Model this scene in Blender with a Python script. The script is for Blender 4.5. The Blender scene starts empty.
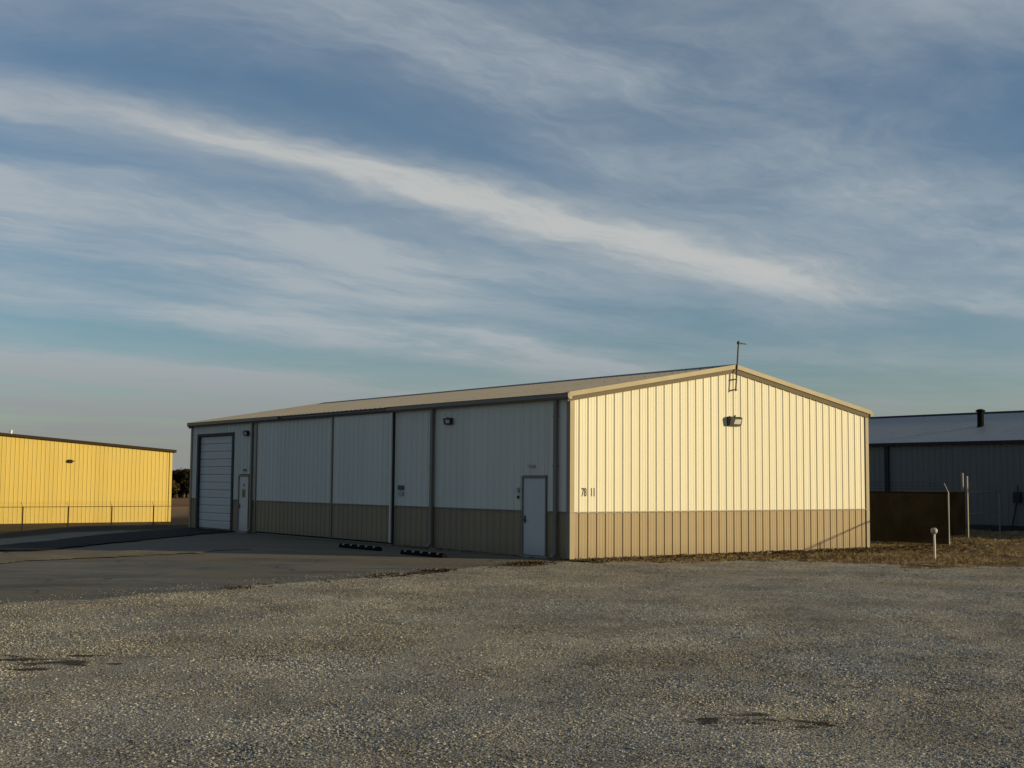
import bpy, bmesh, math, random
import numpy as np
from mathutils import Vector, Matrix, noise as mnoise
random.seed(7); np.random.seed(7)
R = math.radians
scene = bpy.context.scene
COL = scene.collection

# ------------------------------------------------------------------ camera
# world axes: X along the gable wall, Y along the long wall (away), Z up; the front corner of the warehouse is the origin
F, PIT, ROL, AZ = 1256.5, 0.0774, 0.0078, 0.6472
CAM = Vector((-20.7636, -24.9564, 2.0048))
fw = Vector((math.sin(AZ), math.cos(AZ), 0)); rt = Vector((math.cos(AZ), -math.sin(AZ), 0)); up = Vector((0, 0, 1))
f2 = fw*math.cos(PIT) + up*math.sin(PIT); u2 = up*math.cos(PIT) - fw*math.sin(PIT)
r3 = rt*math.cos(ROL) + u2*math.sin(ROL); u3 = u2*math.cos(ROL) - rt*math.sin(ROL)
cd = bpy.data.cameras.new("camera"); cam = bpy.data.objects.new("camera", cd); COL.objects.link(cam)
m = Matrix((r3, u3, -f2)).transposed().to_4x4(); m.translation = CAM
cam.matrix_world = m
cd.sensor_width = 36; cd.lens = F*36/1024; cd.clip_start = 0.1; cd.clip_end = 9000
scene.camera = cam

# ------------------------------------------------------------------ node helper
class NT:
    def __init__(s, tree): s.t = tree; s.n = tree.nodes; s.l = tree.links
    def new(s, typ, **kw):
        nd = s.n.new(typ)
        for k, v in kw.items(): setattr(nd, k, v)
        return nd
    def put(s, sock, v):
        if isinstance(v, bpy.types.NodeSocket): s.l.new(v, sock)
        elif v is not None:
            try: sock.default_value = v
            except Exception:
                sock.default_value = tuple(v)+(1,) if len(v) == 3 else v
    def math(s, op, a, b=None, c=None, clamp=False):
        nd = s.new('ShaderNodeMath', operation=op, use_clamp=clamp)
        s.put(nd.inputs[0], a)
        if b is not None: s.put(nd.inputs[1], b)
        if c is not None: s.put(nd.inputs[2], c)
        return nd.outputs[0]
    def vmath(s, op, a, b=None, out=0):
        nd = s.new('ShaderNodeVectorMath', operation=op)
        s.put(nd.inputs[0], a)
        if b is not None: s.put(nd.inputs[1], b)
        return nd.outputs[out]
    def dot(s, a, b): return s.vmath('DOT_PRODUCT', a, b, 1)
    def mix(s, f, a, b):
        nd = s.new('ShaderNodeMix', data_type='RGBA'); s.put(nd.inputs[0], f); s.put(nd.inputs[6], a); s.put(nd.inputs[7], b)
        return nd.outputs[2]
    def mul(s, a, b):
        nd = s.new('ShaderNodeMix', data_type='RGBA', blend_type='MULTIPLY'); s.put(nd.inputs[0], 1.0); s.put(nd.inputs[6], a); s.put(nd.inputs[7], b)
        return nd.outputs[2]
    def noise(s, vec, scale, detail=4, rough=.55, dist=0, out=0):
        nd = s.new('ShaderNodeTexNoise'); s.put(nd.inputs['Vector'], vec); s.put(nd.inputs['Scale'], scale)
        s.put(nd.inputs['Detail'], detail); s.put(nd.inputs['Roughness'], rough); s.put(nd.inputs['Distortion'], dist)
        return nd.outputs[out]
    def vor(s, vec, scale, feat='F1', out='Distance', rand=1):
        nd = s.new('ShaderNodeTexVoronoi', feature=feat); s.put(nd.inputs['Vector'], vec); s.put(nd.inputs['Scale'], scale)
        s.put(nd.inputs['Randomness'], rand)
        return nd.outputs[out]
    def step(s, v, a, b, lo=0., hi=1.):
        nd = s.new('ShaderNodeMapRange', interpolation_type='SMOOTHSTEP'); s.put(nd.inputs[0], v)
        nd.inputs[1].default_value = a; nd.inputs[2].default_value = b; nd.inputs[3].default_value = lo; nd.inputs[4].default_value = hi
        return nd.outputs[0]
    def ramp(s, v, stops, interp='LINEAR'):
        nd = s.new('ShaderNodeValToRGB'); s.put(nd.inputs[0], v); cr = nd.color_ramp; cr.interpolation = interp
        while len(cr.elements) < len(stops): cr.elements.new(0.5)
        for e, (p, c) in zip(cr.elements, stops): e.position = p; e.color = tuple(c)+(1,)
        return nd.outputs[0]
    def xyz(s, v):
        nd = s.new('ShaderNodeSeparateXYZ'); s.put(nd.inputs[0], v); return nd.outputs
    def comb(s, x, y, z):
        nd = s.new('ShaderNodeCombineXYZ'); s.put(nd.inputs[0], x); s.put(nd.inputs[1], y); s.put(nd.inputs[2], z); return nd.outputs[0]
    def bump(s, h, strength=.3, dist=.01):
        nd = s.new('ShaderNodeBump'); s.put(nd.inputs['Height'], h); nd.inputs['Strength'].default_value = strength; nd.inputs['Distance'].default_value = dist
        return nd.outputs[0]

def material(name):
    m = bpy.data.materials.new(name); m.use_nodes = True
    t = NT(m.node_tree); b = m.node_tree.nodes['Principled BSDF']
    geo = t.new('ShaderNodeNewGeometry').outputs['Position']
    return m, t, b, geo

def paint(name, col, rough=.5, var=.06, panel=None, bump=.0, streak=.08, dirt=(.12, .09, .06), dirt_amt=.0, metal=0, spec=.5):
    """painted sheet metal: faint panel-to-panel tint, vertical streaks, splash dirt near the ground"""
    m, t, b, P = material(name)
    x, y, z = t.xyz(P)
    n = t.noise(P, 1.3, 5)
    st = t.noise(t.comb(t.math('MULTIPLY', x, 6), t.math('MULTIPLY', y, 6), t.math('MULTIPLY', z, .35)), 1.0, 4)
    f = t.math('ADD', t.math('MULTIPLY', t.math('SUBTRACT', n, .5), var*2), t.math('MULTIPLY', t.math('SUBTRACT', st, .5), streak*2))
    if panel:
        wn = t.new('ShaderNodeTexWhiteNoise', noise_dimensions='2D')
        t.put(wn.inputs['Vector'], t.comb(t.math('FLOOR', t.math('DIVIDE', t.math('ADD', x, .15), panel)), t.math('FLOOR', t.math('DIVIDE', y, panel)), 0))
        f = t.math('ADD', f, t.math('MULTIPLY', t.math('SUBTRACT', wn.outputs[0], .5), .075))
    f = t.math('ADD', f, 1.0)
    c = t.vmath('SCALE', col, None)
    c.node.inputs[3].default_value = 1; t.l.new(f, c.node.inputs[3])
    if dirt_amt:
        d = t.math('MULTIPLY', t.step(t.math('ADD', z, t.math('MULTIPLY', n, .5)), .2, .75, 1, 0), dirt_amt)
        c = t.mix(d, c, dirt)
    t.put(b.inputs['Base Color'], c)
    t.put(b.inputs['Roughness'], t.math('ADD', rough-.08, t.math('MULTIPLY', n, .16)))
    b.inputs['Metallic'].default_value = metal
    b.inputs['Specular IOR Level'].default_value = spec
    if bump:
        oc = t.noise(t.comb(t.math('MULTIPLY', x, 2.2), t.math('MULTIPLY', y, 2.2), t.math('MULTIPLY', z, .8)), 1.0, 2)
        t.put(b.inputs['Normal'], t.bump(oc, bump, .02))
    return m

M = {}
M['cream'] = paint('cream_siding', (.60, .57, .488), .55, panel=.9144, bump=.4, var=.03, streak=.035, dirt_amt=.25, spec=.3)
M['tan'] = paint('tan_siding', (.255, .19, .118), .5, panel=.9144, bump=.35, var=.05, streak=.05, dirt_amt=.35, spec=.3)
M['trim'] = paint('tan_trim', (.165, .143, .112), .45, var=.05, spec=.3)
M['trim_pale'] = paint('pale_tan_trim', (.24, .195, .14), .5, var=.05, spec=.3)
M['roof'] = paint('tan_roof', (.222, .21, .20), .5, panel=.9144, var=.06, streak=.06, spec=.35)
M['ridge'] = paint('ridge_cap', (.10, .11, .11), .5)
M['white_door'] = paint('white_door_paint', (.47, .465, .45), .4, var=.04, streak=.05, dirt_amt=.3)
M['roll'] = paint('roll_door_paint', (.47, .465, .445), .5, var=.05, streak=.05, dirt_amt=.25)
M['jamb'] = paint('dark_bronze_jamb', (.05, .047, .043), .7, spec=.2)
M['black'] = paint('black_paint', (.02, .02, .02), .45)
M['flat_black'] = paint('flat_black', (.012, .011, .010), .9, spec=.05)
M['dark'] = paint('dark_interior', (.02, .02, .022), .9)
M['rubber'] = paint('black_rubber', (.008, .008, .008), .95, var=.15, spec=.05)
M['reflector'] = paint('pale_reflector', (.25, .20, .13), .5, var=.2)
M['yellow'] = paint('yellow_siding', (.55, .41, .11), .5, panel=.9144, bump=.25, var=.04, streak=.05, dirt_amt=.0, spec=.3)
M['brown_trim'] = paint('dark_brown_trim', (.04, .028, .015), .8, spec=.1)
M['grey'] = paint('grey_siding', (.105, .115, .12), .5, panel=.9144, bump=.25, var=.05, streak=.06, spec=.3)
M['grey_roof'] = paint('galvalume_roof', (.32, .308, .292), .5, var=.08, streak=.08, panel=.9144, spec=.4)
M['grey_dark'] = paint('dark_grey_trim', (.022, .023, .025), .7, spec=.15)
M['galv'] = paint('galvanised_steel', (.42, .42, .40), .4, var=.1, metal=.5)
M['galv_dull'] = paint('dull_galvanised_steel', (.20, .19, .175), .55, var=.15, metal=.3)
M['iron'] = paint('weathered_dark_iron', (.07, .06, .05), .6, var=.15)
M['white'] = paint('white_paint', (.75, .73, .68), .5, var=.05)
M['post_white'] = paint('weathered_white_pvc', (.62, .58, .50), .55, var=.1)
M['lens'] = paint('frosted_lens', (.5, .5, .48), .25, var=.05)
M['concrete'] = paint('concrete', (.28, .265, .24), .85, var=.15)
M['ink'] = paint('black_vinyl_numerals', (.03, .022, .015), .6)
M['sign_grey'] = paint('grey_sign_plate', (.30, .31, .30), .5)
M['sign_yellow'] = paint('yellow_sign_plate', (.55, .43, .12), .5)
M['sign_green'] = paint('green_sign_plate', (.10, .20, .11), .5)

# ------------------------------------------------------------------ object helpers
def link(o, parent=None):
    COL.objects.link(o)
    if parent is not None: o.parent = parent
    return o
def tag(o, label=None, cat=None, group=None, kind=None):
    if label: o['label'] = label
    if cat: o['category'] = cat
    if group: o['group'] = group
    if kind: o['kind'] = kind
    return o
def empty(name, loc=(0, 0, 0), rz=0):
    o = bpy.data.objects.new(name, None); o.location = loc; o.rotation_euler = (0, 0, rz); o.empty_display_size = .3
    return link(o)
class MB:
    """collects faces, builds ONE mesh object"""
    def __init__(s): s.v = []; s.f = []; s.uv = None
    def add(s, vs, fs):
        o = len(s.v); s.v += [tuple(v) for v in vs]; s.f += [tuple(i+o for i in f) for f in fs]; return s
    def box(s, x0, x1, y0, y1, z0, z1):
        return s.add([(x0,y0,z0),(x1,y0,z0),(x1,y1,z0),(x0,y1,z0),(x0,y0,z1),(x1,y0,z1),(x1,y1,z1),(x0,y1,z1)],
                     [(0,3,2,1),(4,5,6,7),(0,1,5,4),(1,2,6,5),(2,3,7,6),(3,0,4,7)])
    def prism(s, pts, axis_vec, closed=True):
        """pts: list of 3-D points (closed loop), extruded by axis_vec, with caps"""
        n = len(pts); a = Vector(axis_vec)
        vs = [Vector(p) for p in pts] + [Vector(p)+a for p in pts]
        fs = [(i, (i+1) % n, (i+1) % n + n, i+n) for i in range(n)]
        return s.add(vs, fs + [tuple(range(n))[::-1], tuple(range(n, 2*n))])
    def tube(s, p0, p1, r0, r1=None, n=10, caps=True):
        p0 = Vector(p0); p1 = Vector(p1); r1 = r0 if r1 is None else r1
        d = (p1-p0).normalized(); a = d.orthogonal().normalized(); b = d.cross(a)
        ring = lambda p, r: [p + (a*math.cos(2*math.pi*i/n) + b*math.sin(2*math.pi*i/n))*r for i in range(n)]
        fs = [(i, (i+1) % n, (i+1) % n + n, i+n) for i in range(n)]
        if caps: fs += [tuple(range(n))[::-1], tuple(range(n, 2*n))]
        return s.add(ring(p0, r0)+ring(p1, r1), fs)
    def lathe(s, c, prof, n=14):
        c = Vector(c); vs = []; fs = []
        for r, z in prof: vs += [c + Vector((r*math.cos(2*math.pi*i/n), r*math.sin(2*math.pi*i/n), z)) for i in range(n)]
        for k in range(len(prof)-1):
            for i in range(n): fs.append((k*n+i, k*n+(i+1) % n, (k+1)*n+(i+1) % n, (k+1)*n+i))
        fs.append(tuple(range(n))[::-1]); fs.append(tuple((len(prof)-1)*n+i for i in range(n)))
        return s.add(vs, fs)
    def build(s, name, mat, parent=None, smooth=False, bevel=0, loc=None):
        me = bpy.data.meshes.new(name); me.from_pydata(s.v, [], s.f)
        bm = bmesh.new(); bm.from_mesh(me); bmesh.ops.recalc_face_normals(bm, faces=bm.faces)
        if bevel: bmesh.ops.bevel(bm, geom=list(bm.edges), offset=bevel, segments=2, affect='EDGES', clamp_overlap=True)
        bm.to_mesh(me); bm.free()
        me.materials.append(mat)
        if smooth: me.polygons.foreach_set('use_smooth', [True]*len(me.polygons))
        o = bpy.data.objects.new(name, me)
        if loc: o.location = loc
        return link(o, parent)
def copy_tree(o, parent=None, first=True):
    c = o.copy(); COL.objects.link(c)
    if parent is not None: c.parent = parent
    for ch in list(o.children): copy_tree(ch, c)
    return c

RIB = .3048
def siding(name, mat, parent, org, dv, nv, length, z0, ztop, off=.31, h=.023, z0f=None):
    """ribbed metal panel wall: trapezoid ribs every foot, two low stiffening beads between them"""
    org = Vector(org); dv = Vector(dv); nv = Vector(nv)
    pts = [(0., 0.)]
    k = 0; c = off - RIB
    while c < length + RIB:
        for dx, hh in ((-.043, 0), (-.016, h), (.016, h), (.043, 0), (.085, 0), (.092, .004), (.108, .004), (.115, 0), (.19, 0), (.197, .004), (.213, .004), (.220, 0)):
            s = c + dx
            if 0.001 < s < length-.001: pts.append((s, hh))
        c += RIB
    pts.append((length, 0.))
    if callable(ztop): pts.append((length/2, None))
    pts.sort(key=lambda p: p[0])
    for i, p in enumerate(pts):
        if p[1] is None: pts[i] = (p[0], pts[i-1][1])
    vs = []; fs = []
    for i, (s, hh) in enumerate(pts):
        zt = ztop(s) if callable(ztop) else ztop
        p = org + dv*s + nv*hh
        vs += [(p.x, p.y, z0), (p.x, p.y, zt)]
        if i: fs.append((2*i-2, 2*i, 2*i+1, 2*i-1))
    # thin backing closes the sheet so it has depth
    nb = len(vs)
    for s in (0, length/2, length):
        zt = ztop(s) if callable(ztop) else ztop
        p = org + dv*s - nv*.05
        vs += [(p.x, p.y, z0), (p.x, p.y, zt)]
    fs += [(nb+2, nb, nb+1, nb+3), (nb+4, nb+2, nb+3, nb+5), (0, nb, nb+1, 1), (nb-2, nb+4, nb+5, nb-1)]
    return MB().add(vs, fs).build(name, mat, parent)

def roof_slope(name, mat, parent, eave, ridge, ydir, length, h=.032):
    """ribbed roof sheet; ribs run down the slope from ridge to eave"""
    eave = Vector(eave); ridge = Vector(ridge); yd = Vector(ydir)
    n = (ridge-eave).cross(yd).normalized()
    if n.z < 0: n = -n
    vs = []; fs = []; pts = [(0., 0.)]; c = .15
    while c < length-.05:
        for dx, hh in ((-.045, 0), (-.02, h), (.02, h), (.045, 0)): pts.append((c+dx, hh))
        c += RIB
    pts.append((length, 0.))
    for i, (s, hh) in enumerate(pts):
        for q in (eave, ridge): vs.append(q + yd*s + n*hh)
        if i: fs.append((2*i-2, 2*i, 2*i+1, 2*i-1))
    nb = len(vs)
    for s in (0, length):
        for q in (eave, ridge): vs.append(q + yd*s - n*.02)
    fs += [(nb, nb+1, nb+3, nb+2), (0, nb, nb+1, 1), (nb-2, nb-1, nb+3, nb+2)]
    return MB().add(vs, fs).build(name, mat, parent)

# ------------------------------------------------------------------ light
EL = R(9.5); SH = Vector((.643, -.766, 0)).normalized()
SUN = SH*math.cos(EL) + up*math.sin(EL)
ld = bpy.data.lights.new('sun', 'SUN'); ld.energy = 5.0; ld.angle = R(.55); ld.color = (1.0, .80, .405)
so = bpy.data.objects.new('sun', ld); so.rotation_euler = SUN.to_track_quat('Z', 'Y').to_euler(); link(so)

w = bpy.data.worlds.new('World'); scene.world = w; w.use_nodes = True
t = NT(w.node_tree); w.node_tree.nodes.clear()
sky = t.new('ShaderNodeTexSky', sky_type='NISHITA'); sky.sun_disc = False; sky.sun_elevation = EL
sky.sun_rotation = math.atan2(SH.x, SH.y); sky.air_density = 1.0; sky.dust_density = .6; sky.ozone_density = 3.0; sky.altitude = 200
D = t.new('ShaderNodeTexCoord').outputs['Generated']
D = t.vmath('NORMALIZE', D)
a_ = t.dot(D, tuple(rt)); b_ = t.dot(D, tuple(fw)); z_ = t.xyz(D)[2]
den = t.math('ADD', t.math('MAXIMUM', z_, 0.0), .08)
U = t.math('DIVIDE', a_, den); V = t.math('DIVIDE', b_, den)      # the cloud layer seen as a high flat sheet
T = t.math('ADD', t.math('MULTIPLY', U, .78), t.math('MULTIPLY', V, .62))    # along the wind
W_ = t.math('ADD', t.math('MULTIPLY', U, -.62), t.math('MULTIPLY', V, .78))  # across it
warp = t.noise(t.comb(T, W_, 0), 1.1, 4, .55)
warp2 = t.noise(t.comb(T, W_, 5.), 3.5, 4, .6)
Ww = t.math('ADD', W_, t.math('ADD', t.math('MULTIPLY', t.math('SUBTRACT', warp, .5), .42), t.math('MULTIPLY', t.math('SUBTRACT', warp2, .5), .16)))
fine = t.noise(t.comb(t.math('MULTIPLY', T, 1.3), t.math('MULTIPLY', Ww, 6.0), 3.3), 1.0, 9, .62, .5)      # combed fibres
T2 = t.math('ADD', T, t.math('MULTIPLY', W_, .55)); W2 = t.math('SUBTRACT', Ww, t.math('MULTIPLY', T, .30))
comb2 = t.noise(t.comb(t.math('MULTIPLY', T2, 1.2), t.math('MULTIPLY', W2, 8.0), 8.3), 1.0, 8, .6, .6)     # fibres raked across the wind
soft = t.noise(t.comb(t.math('MULTIPLY', T, .8), t.math('MULTIPLY', Ww, 1.5), 7.1), 1.0, 6, .6, .3)
puff = t.noise(t.comb(T, Ww, 1.7), 4.0, 8, .62)
fib = t.math('ADD', t.math('MULTIPLY', fine, .6), t.math('MULTIPLY', comb2, .4))
def band(w0, lo, hi, ta, tb, tc, td, amp, grow=0.):
    """soft-edged streak at w0: half widths lo (near side) and hi (far side), fading in over ta..tb and out over tc..td"""
    dlt = t.math('SUBTRACT', Ww, w0)
    if grow: dlt = t.math('DIVIDE', dlt, t.math('ADD', 1., t.math('MULTIPLY', t.math('MAXIMUM', t.math('SUBTRACT', T, 1.), 0.), grow)))
    g = t.math('MULTIPLY', t.step(dlt, -lo, 0), t.step(dlt, 0, hi, 1, 0))
    g = t.math('MULTIPLY', g, t.math('MULTIPLY', t.step(T, ta, tb), t.step(T, tc, td, 1, 0)))
    return t.math('MULTIPLY', g, amp)
TE = t.math('ADD', T, t.math('MULTIPLY', t.math('SUBTRACT', puff, .5), .9))
core = t.math('ADD', band(2.60, .10, .14, -.4, 2.2, 3.0, 3.9, .46, .50), band(2.58, .32, .38, -1.5, 1.8, 3.1, 4.2, .56, .34))
main = t.math('ADD', core, band(2.56, .14, .16, -3, -.5, 1.6, 2.6, .36))
bands = [band(3.20, .32, 1.15, -3, .2, 1.9, 3.6, 1.15), band(4.25, .45, .6, .6, 2.3, 3.8, 5.2, 1.25),
         band(1.85, .5, .4, .2, 1.6, 4.0, 6.0, .8), band(2.25, .55, .6, 3.3, 4.4, 6, 8, .8), band(1.15, .6, .5, -2, .3, 1.4, 2.4, .75),
         band(2.15, .18, .18, .2, 1.2, 2.3, 3.2, .35), band(5.8, .8, 2.4, -4, 0, 9, 14, 1.1)]
mask = t.math('MULTIPLY', main, t.math('MULTIPLY', t.math('ADD', .25, t.math('MULTIPLY', t.step(fib, .22, .74), .85)), t.math('ADD', .55, t.math('MULTIPLY', t.step(T, 0., 3.), .65))))
for b in bands:
    mask = t.math('ADD', mask, t.math('MULTIPLY', b, t.math('MULTIPLY', t.math('ADD', t.step(soft, .28, .68), .35), t.math('ADD', .34, t.math('MULTIPLY', t.step(fib, .15, .85), .6)))))
mask = t.math('ADD', mask, t.math('MULTIPLY', t.step(soft, .36, .72), .34))
hair = t.noise(t.comb(t.math('MULTIPLY', T2, 3.0), t.math('MULTIPLY', W2, 22.0), 2.2), 1.0, 7, .62, .7)   # the finest hairs
mask = t.math('MULTIPLY', mask, t.math('ADD', .60, t.math('ADD', t.math('MULTIPLY', puff, .40), t.math('MULTIPLY', hair, .36))))
low = t.math('MULTIPLY', t.step(z_, .015, .13, 1, 0), t.math('MULTIPLY', t.step(t.noise(t.comb(t.math('MULTIPLY', a_, 3), t.math('MULTIPLY', b_, 3), t.math('MULTIPLY', z_, 70)), 1.0, 6, .6), .34, .64), .9))
mask = t.math('ADD', t.math('ADD', mask, .05), t.math('ADD', t.math('MULTIPLY', low, .65), t.step(z_, .0, .075, .55, 0)))
mask = t.math('MULTIPLY', mask, t.step(z_, -.02, .01))
mask = t.math('SMOOTH_MIN', mask, .92, .25)
bg1 = t.new('ShaderNodeBackground'); t.l.new(sky.outputs[0], bg1.inputs[0]); bg1.inputs[1].default_value = .105
bg2 = t.new('ShaderNodeBackground'); t.l.new(t.mix(t.step(z_, .02, .13), (.27, .283, .282), t.mix(t.math('MINIMUM', main, 1.), (.40, .445, .478), (.53, .54, .525))), bg2.inputs[0]); bg2.inputs[1].default_value = 1.0
mx = t.new('ShaderNodeMixShader'); t.l.new(mask, mx.inputs[0]); t.l.new(bg1.outputs[0], mx.inputs[1]); t.l.new(bg2.outputs[0], mx.inputs[2])
out = t.new('ShaderNodeOutputWorld'); t.l.new(mx.outputs[0], out.inputs[0])
scene.view_settings.view_transform = 'Standard'; scene.view_settings.look = 'None'
scene.view_settings.exposure = 0; scene.view_settings.gamma = 1; scene.view_settings.use_curve_mapping = False

# ------------------------------------------------------------------ terrain
def sstep(a, b, x):
    q = np.clip((x-a)/(b-a), 0, 1); return q*q*(3-2*q)
def terrain(x, y):
    x = np.asarray(x, float); y = np.asarray(y, float)
    y0 = 12 + 15*sstep(-9, -1.5, x)
    drop = -1.4*sstep(y0, y0*.0+54, y)*np.maximum(sstep(60, 30, x), sstep(60, 100, y))
    drop += -.35*sstep(140, 400, y) + -3*sstep(300, 1500, np.hypot(x, y))
    return drop

def sheet(name, xs, ys, zfun, mat, keep=None, parent=None):
    X, Y = np.meshgrid(xs, ys, indexing='ij'); nx, ny = X.shape
    Z = zfun(X, Y)
    co = np.stack([X, Y, Z], -1).reshape(-1, 3)
    idx = np.arange(nx*ny).reshape(nx, ny)
    q = np.stack([idx[:-1, :-1], idx[1:, :-1], idx[1:, 1:], idx[:-1, 1:]], -1).reshape(-1, 4)
    if keep is not None:
        cx = co[q].mean(1); q = q[keep(cx[:, 0], cx[:, 1])]
        used = np.unique(q); rm = -np.ones(len(co), int); rm[used] = np.arange(len(used)); co = co[used]; q = rm[q]
    me = bpy.data.meshes.new(name); me.from_pydata(co.tolist(), [], q.tolist())
    me.polygons.foreach_set('use_smooth', [True]*len(me.polygons))
    if mat: me.materials.append(mat)
    return link(bpy.data.objects.new(name, me), parent)

_rng = np.random.RandomState(3)
_tab = _rng.rand(64, 64)
def vnoise(x, y, s):
    x = np.asarray(x)*s; y = np.asarray(y)*s
    i = np.floor(x).astype(int); j = np.floor(y).astype(int); u = x-i; v = y-j; u = u*u*(3-2*u); v = v*v*(3-2*v)
    g = lambda a, b: _tab[a % 64, b % 64]
    return (g(i, j)*(1-u)+g(i+1, j)*u)*(1-v) + (g(i, j+1)*(1-u)+g(i+1, j+1)*u)*v
def fbm(x, y, s, o=4):
    r = 0; a = .5
    for k in range(o): r = r + a*vnoise(x+17.3*k, y+9.1*k, s*2**k); a *= .5
    return r
def apron_y(x):   # south edge of the paved apron (gravel begins beyond it)
    x = np.asarray(x, float)
    return np.interp(x, [-60, -15.2, -11.5, -6.5, -1.3, 0, 1], [-16, -4.6, -3.6, -2.25, -.75, -.45, -.2])
def in_apron(x, y):
    e = (fbm(x, y, .8)-.47)*1.1
    north = np.interp(x, [-60, -16, -11.5, -10.2, -7.6, -3.5, 0], [6.0, 8, 10.2, 11, 13.4, 17.5, 20.5])
    return (y > apron_y(x)+e*.9) & (y < north+e*1.5) & (x < .0)
def grassy(x, y):
    """0..1 how grassy the ground is near the warehouse"""
    e = (fbm(x+40, y+11, .55)-.47)*3.4 + (fbm(x, y+31, 2.2)-.47)*1.2
    strip = sstep(-3.4, -1.0, y+e*1.5+np.clip(x-6, 0, 6)*.25)*(x > -.4)
    rgt = sstep(4.6, 6.4, x+e*1.5)*sstep(-8.6, -7.2, y+e+.0*x+np.clip(x-14, 0, 40)*.35)
    return np.clip(np.maximum(strip, rgt), 0, 1)

# materials for the ground
TRK_C = (-30., 10.); TRK_R = (24.3, 26.0, 28.4, 30.1, 33.6, 35.3)
def track_amount(x, y):
    r = np.hypot(x-TRK_C[0], y-TRK_C[1])+(fbm(x, y, .25)-.47)*.8; k = np.zeros_like(r)
    for q in TRK_R: k = np.maximum(k, np.clip(1.4-np.abs(r-q)/.28, 0, 1))
    return k*sstep(.36, .52, fbm(x+31, y+7, .18))
def track_nodes(t, P):
    r = t.vmath('LENGTH', t.vmath('SUBTRACT', t.vmath('MULTIPLY', P, (1, 1, 0)), TRK_C+(0.,)), out=1)
    r = t.math('ADD', r, t.math('MULTIPLY', t.math('SUBTRACT', t.noise(P, .3, 3), .5), .8)); k = None
    for q in TRK_R:
        g = t.step(t.math('ABSOLUTE', t.math('SUBTRACT', r, q)), .08, .42, 1, 0)
        k = g if k is None else t.math('MAXIMUM', k, g)
    return t.math('MULTIPLY', k, t.step(t.noise(P, .22, 4), .40, .62))
def gravel_nodes(t, P, base_dark=1.0):
    big = t.noise(P, .23, 4, .6); mid = t.noise(P, 1.1, 4)
    yy = t.xyz(P)
    near = t.math('MULTIPLY', t.math('MULTIPLY', t.step(yy[1], -9, -4.5), t.step(yy[0], 4, -2)), .16)
    big = t.math('ADD', big, near)
    tone = t.step(t.math('ADD', big, t.math('MULTIPLY', t.math('SUBTRACT', mid, .5), .45)), .36, .64)
    return tone, big, mid
AV = tuple(rt); BV = tuple(fw)
def stain_nodes(t, P, mid):
    """two ragged patches of dark damp litter lying in the gravel"""
    a = t.dot(t.vmath('SUBTRACT', P, tuple(CAM)), AV); b = t.dot(t.vmath('SUBTRACT', P, tuple(CAM)), BV)
    n = t.noise(t.comb(t.math('MULTIPLY', a, 1.0), t.math('MULTIPLY', b, 2.0), 0), 1.5, 6, .66, .8)
    tot = None
    for (a0, b0, ra, rb, am) in ((-4.95, 13.75, 1.25, 1.0, .95), (-3.0, 14.3, 2.0, .8, .62), (2.05, 10.75, .95, .6, .9)):
        d = t.math('ADD', t.math('POWER', t.math('DIVIDE', t.math('SUBTRACT', a, a0), ra), 2.), t.math('POWER', t.math('DIVIDE', t.math('SUBTRACT', b, b0), rb), 2.))
        k = t.math('MULTIPLY', t.step(d, 0., 1.3, 1, 0), am)
        tot = k if tot is None else t.math('MAXIMUM', tot, k)
    return t.step(t.math('ADD', t.math('MULTIPLY', tot, .335), n), .775, .855)

m, t, b, P = material('gravel'); M['gravel'] = m
tone, big, mid = gravel_nodes(t, P)
c1 = t.vor(P, 38, out='Color'); c2 = t.vor(P, 75, out='Color')
g1 = t.ramp(t.xyz(c1)[0], [(0, (.15, .138, .118)), (.35, (.27, .253, .222)), (.7, (.38, .358, .32)), (.93, (.50, .478, .435)), (1, (.62, .60, .56))])
g2 = t.ramp(t.xyz(c2)[1], [(0, (.09, .084, .072)), (.5, (.25, .235, .207)), (1, (.46, .438, .395))])
gc = t.mix(t.step(t.xyz(c1)[2], .35, .45), g1, g2)
gc = t.mul(gc, t.mix(tone, (1.0, .985, .955), (1.06, .98, .86)))
gc = t.mul(gc, t.ramp(t.noise(P, .5, 5, .6), [(.32, (.66, .66, .66)), (.68, (1.2, 1.2, 1.2))]))
gc = t.mix(t.math('MULTIPLY', track_nodes(t, P), .5), gc, (.33, .305, .255))
gc = t.mix(t.math('MULTIPLY', stain_nodes(t, P, mid), .9), gc, (.028, .021, .015))
t.put(b.inputs['Base Color'], gc); b.inputs['Roughness'].default_value = .95; b.inputs['Specular IOR Level'].default_value = .15
hh = t.math('ADD', t.math('MULTIPLY', t.vor(P, 38), -1.), t.math('ADD', t.math('MULTIPLY', t.vor(P, 75), -.5), t.math('MULTIPLY', t.noise(P, 6, 3), .8)))
t.put(b.inputs['Normal'], t.bump(hh, .8, .018))

m, t, b, P = material('gravel_stone'); M['stone'] = m
oi = t.new('ShaderNodeObjectInfo').outputs['Random']
tone, big, mid = gravel_nodes(t, P)
gc = t.ramp(oi, [(0, (.11, .103, .09)), (.25, (.22, .206, .18)), (.6, (.35, .332, .296)), (.9, (.45, .43, .392)), (1, (.60, .58, .53))])
gc = t.mul(gc, t.mix(tone, (.92, .965, 1.02), (1.0, .965, .90)))
gc = t.mul(gc, t.ramp(t.noise(P, .5, 5, .6), [(.32, (.66, .66, .66)), (.68, (1.2, 1.2, 1.2))]))
gc = t.mix(t.math('MULTIPLY', stain_nodes(t, P, mid), .86), gc, (.03, .023, .017))
t.put(b.inputs['Base Color'], gc); b.inputs['Roughness'].default_value = .9; b.inputs['Specular IOR Level'].default_value = .2

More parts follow.
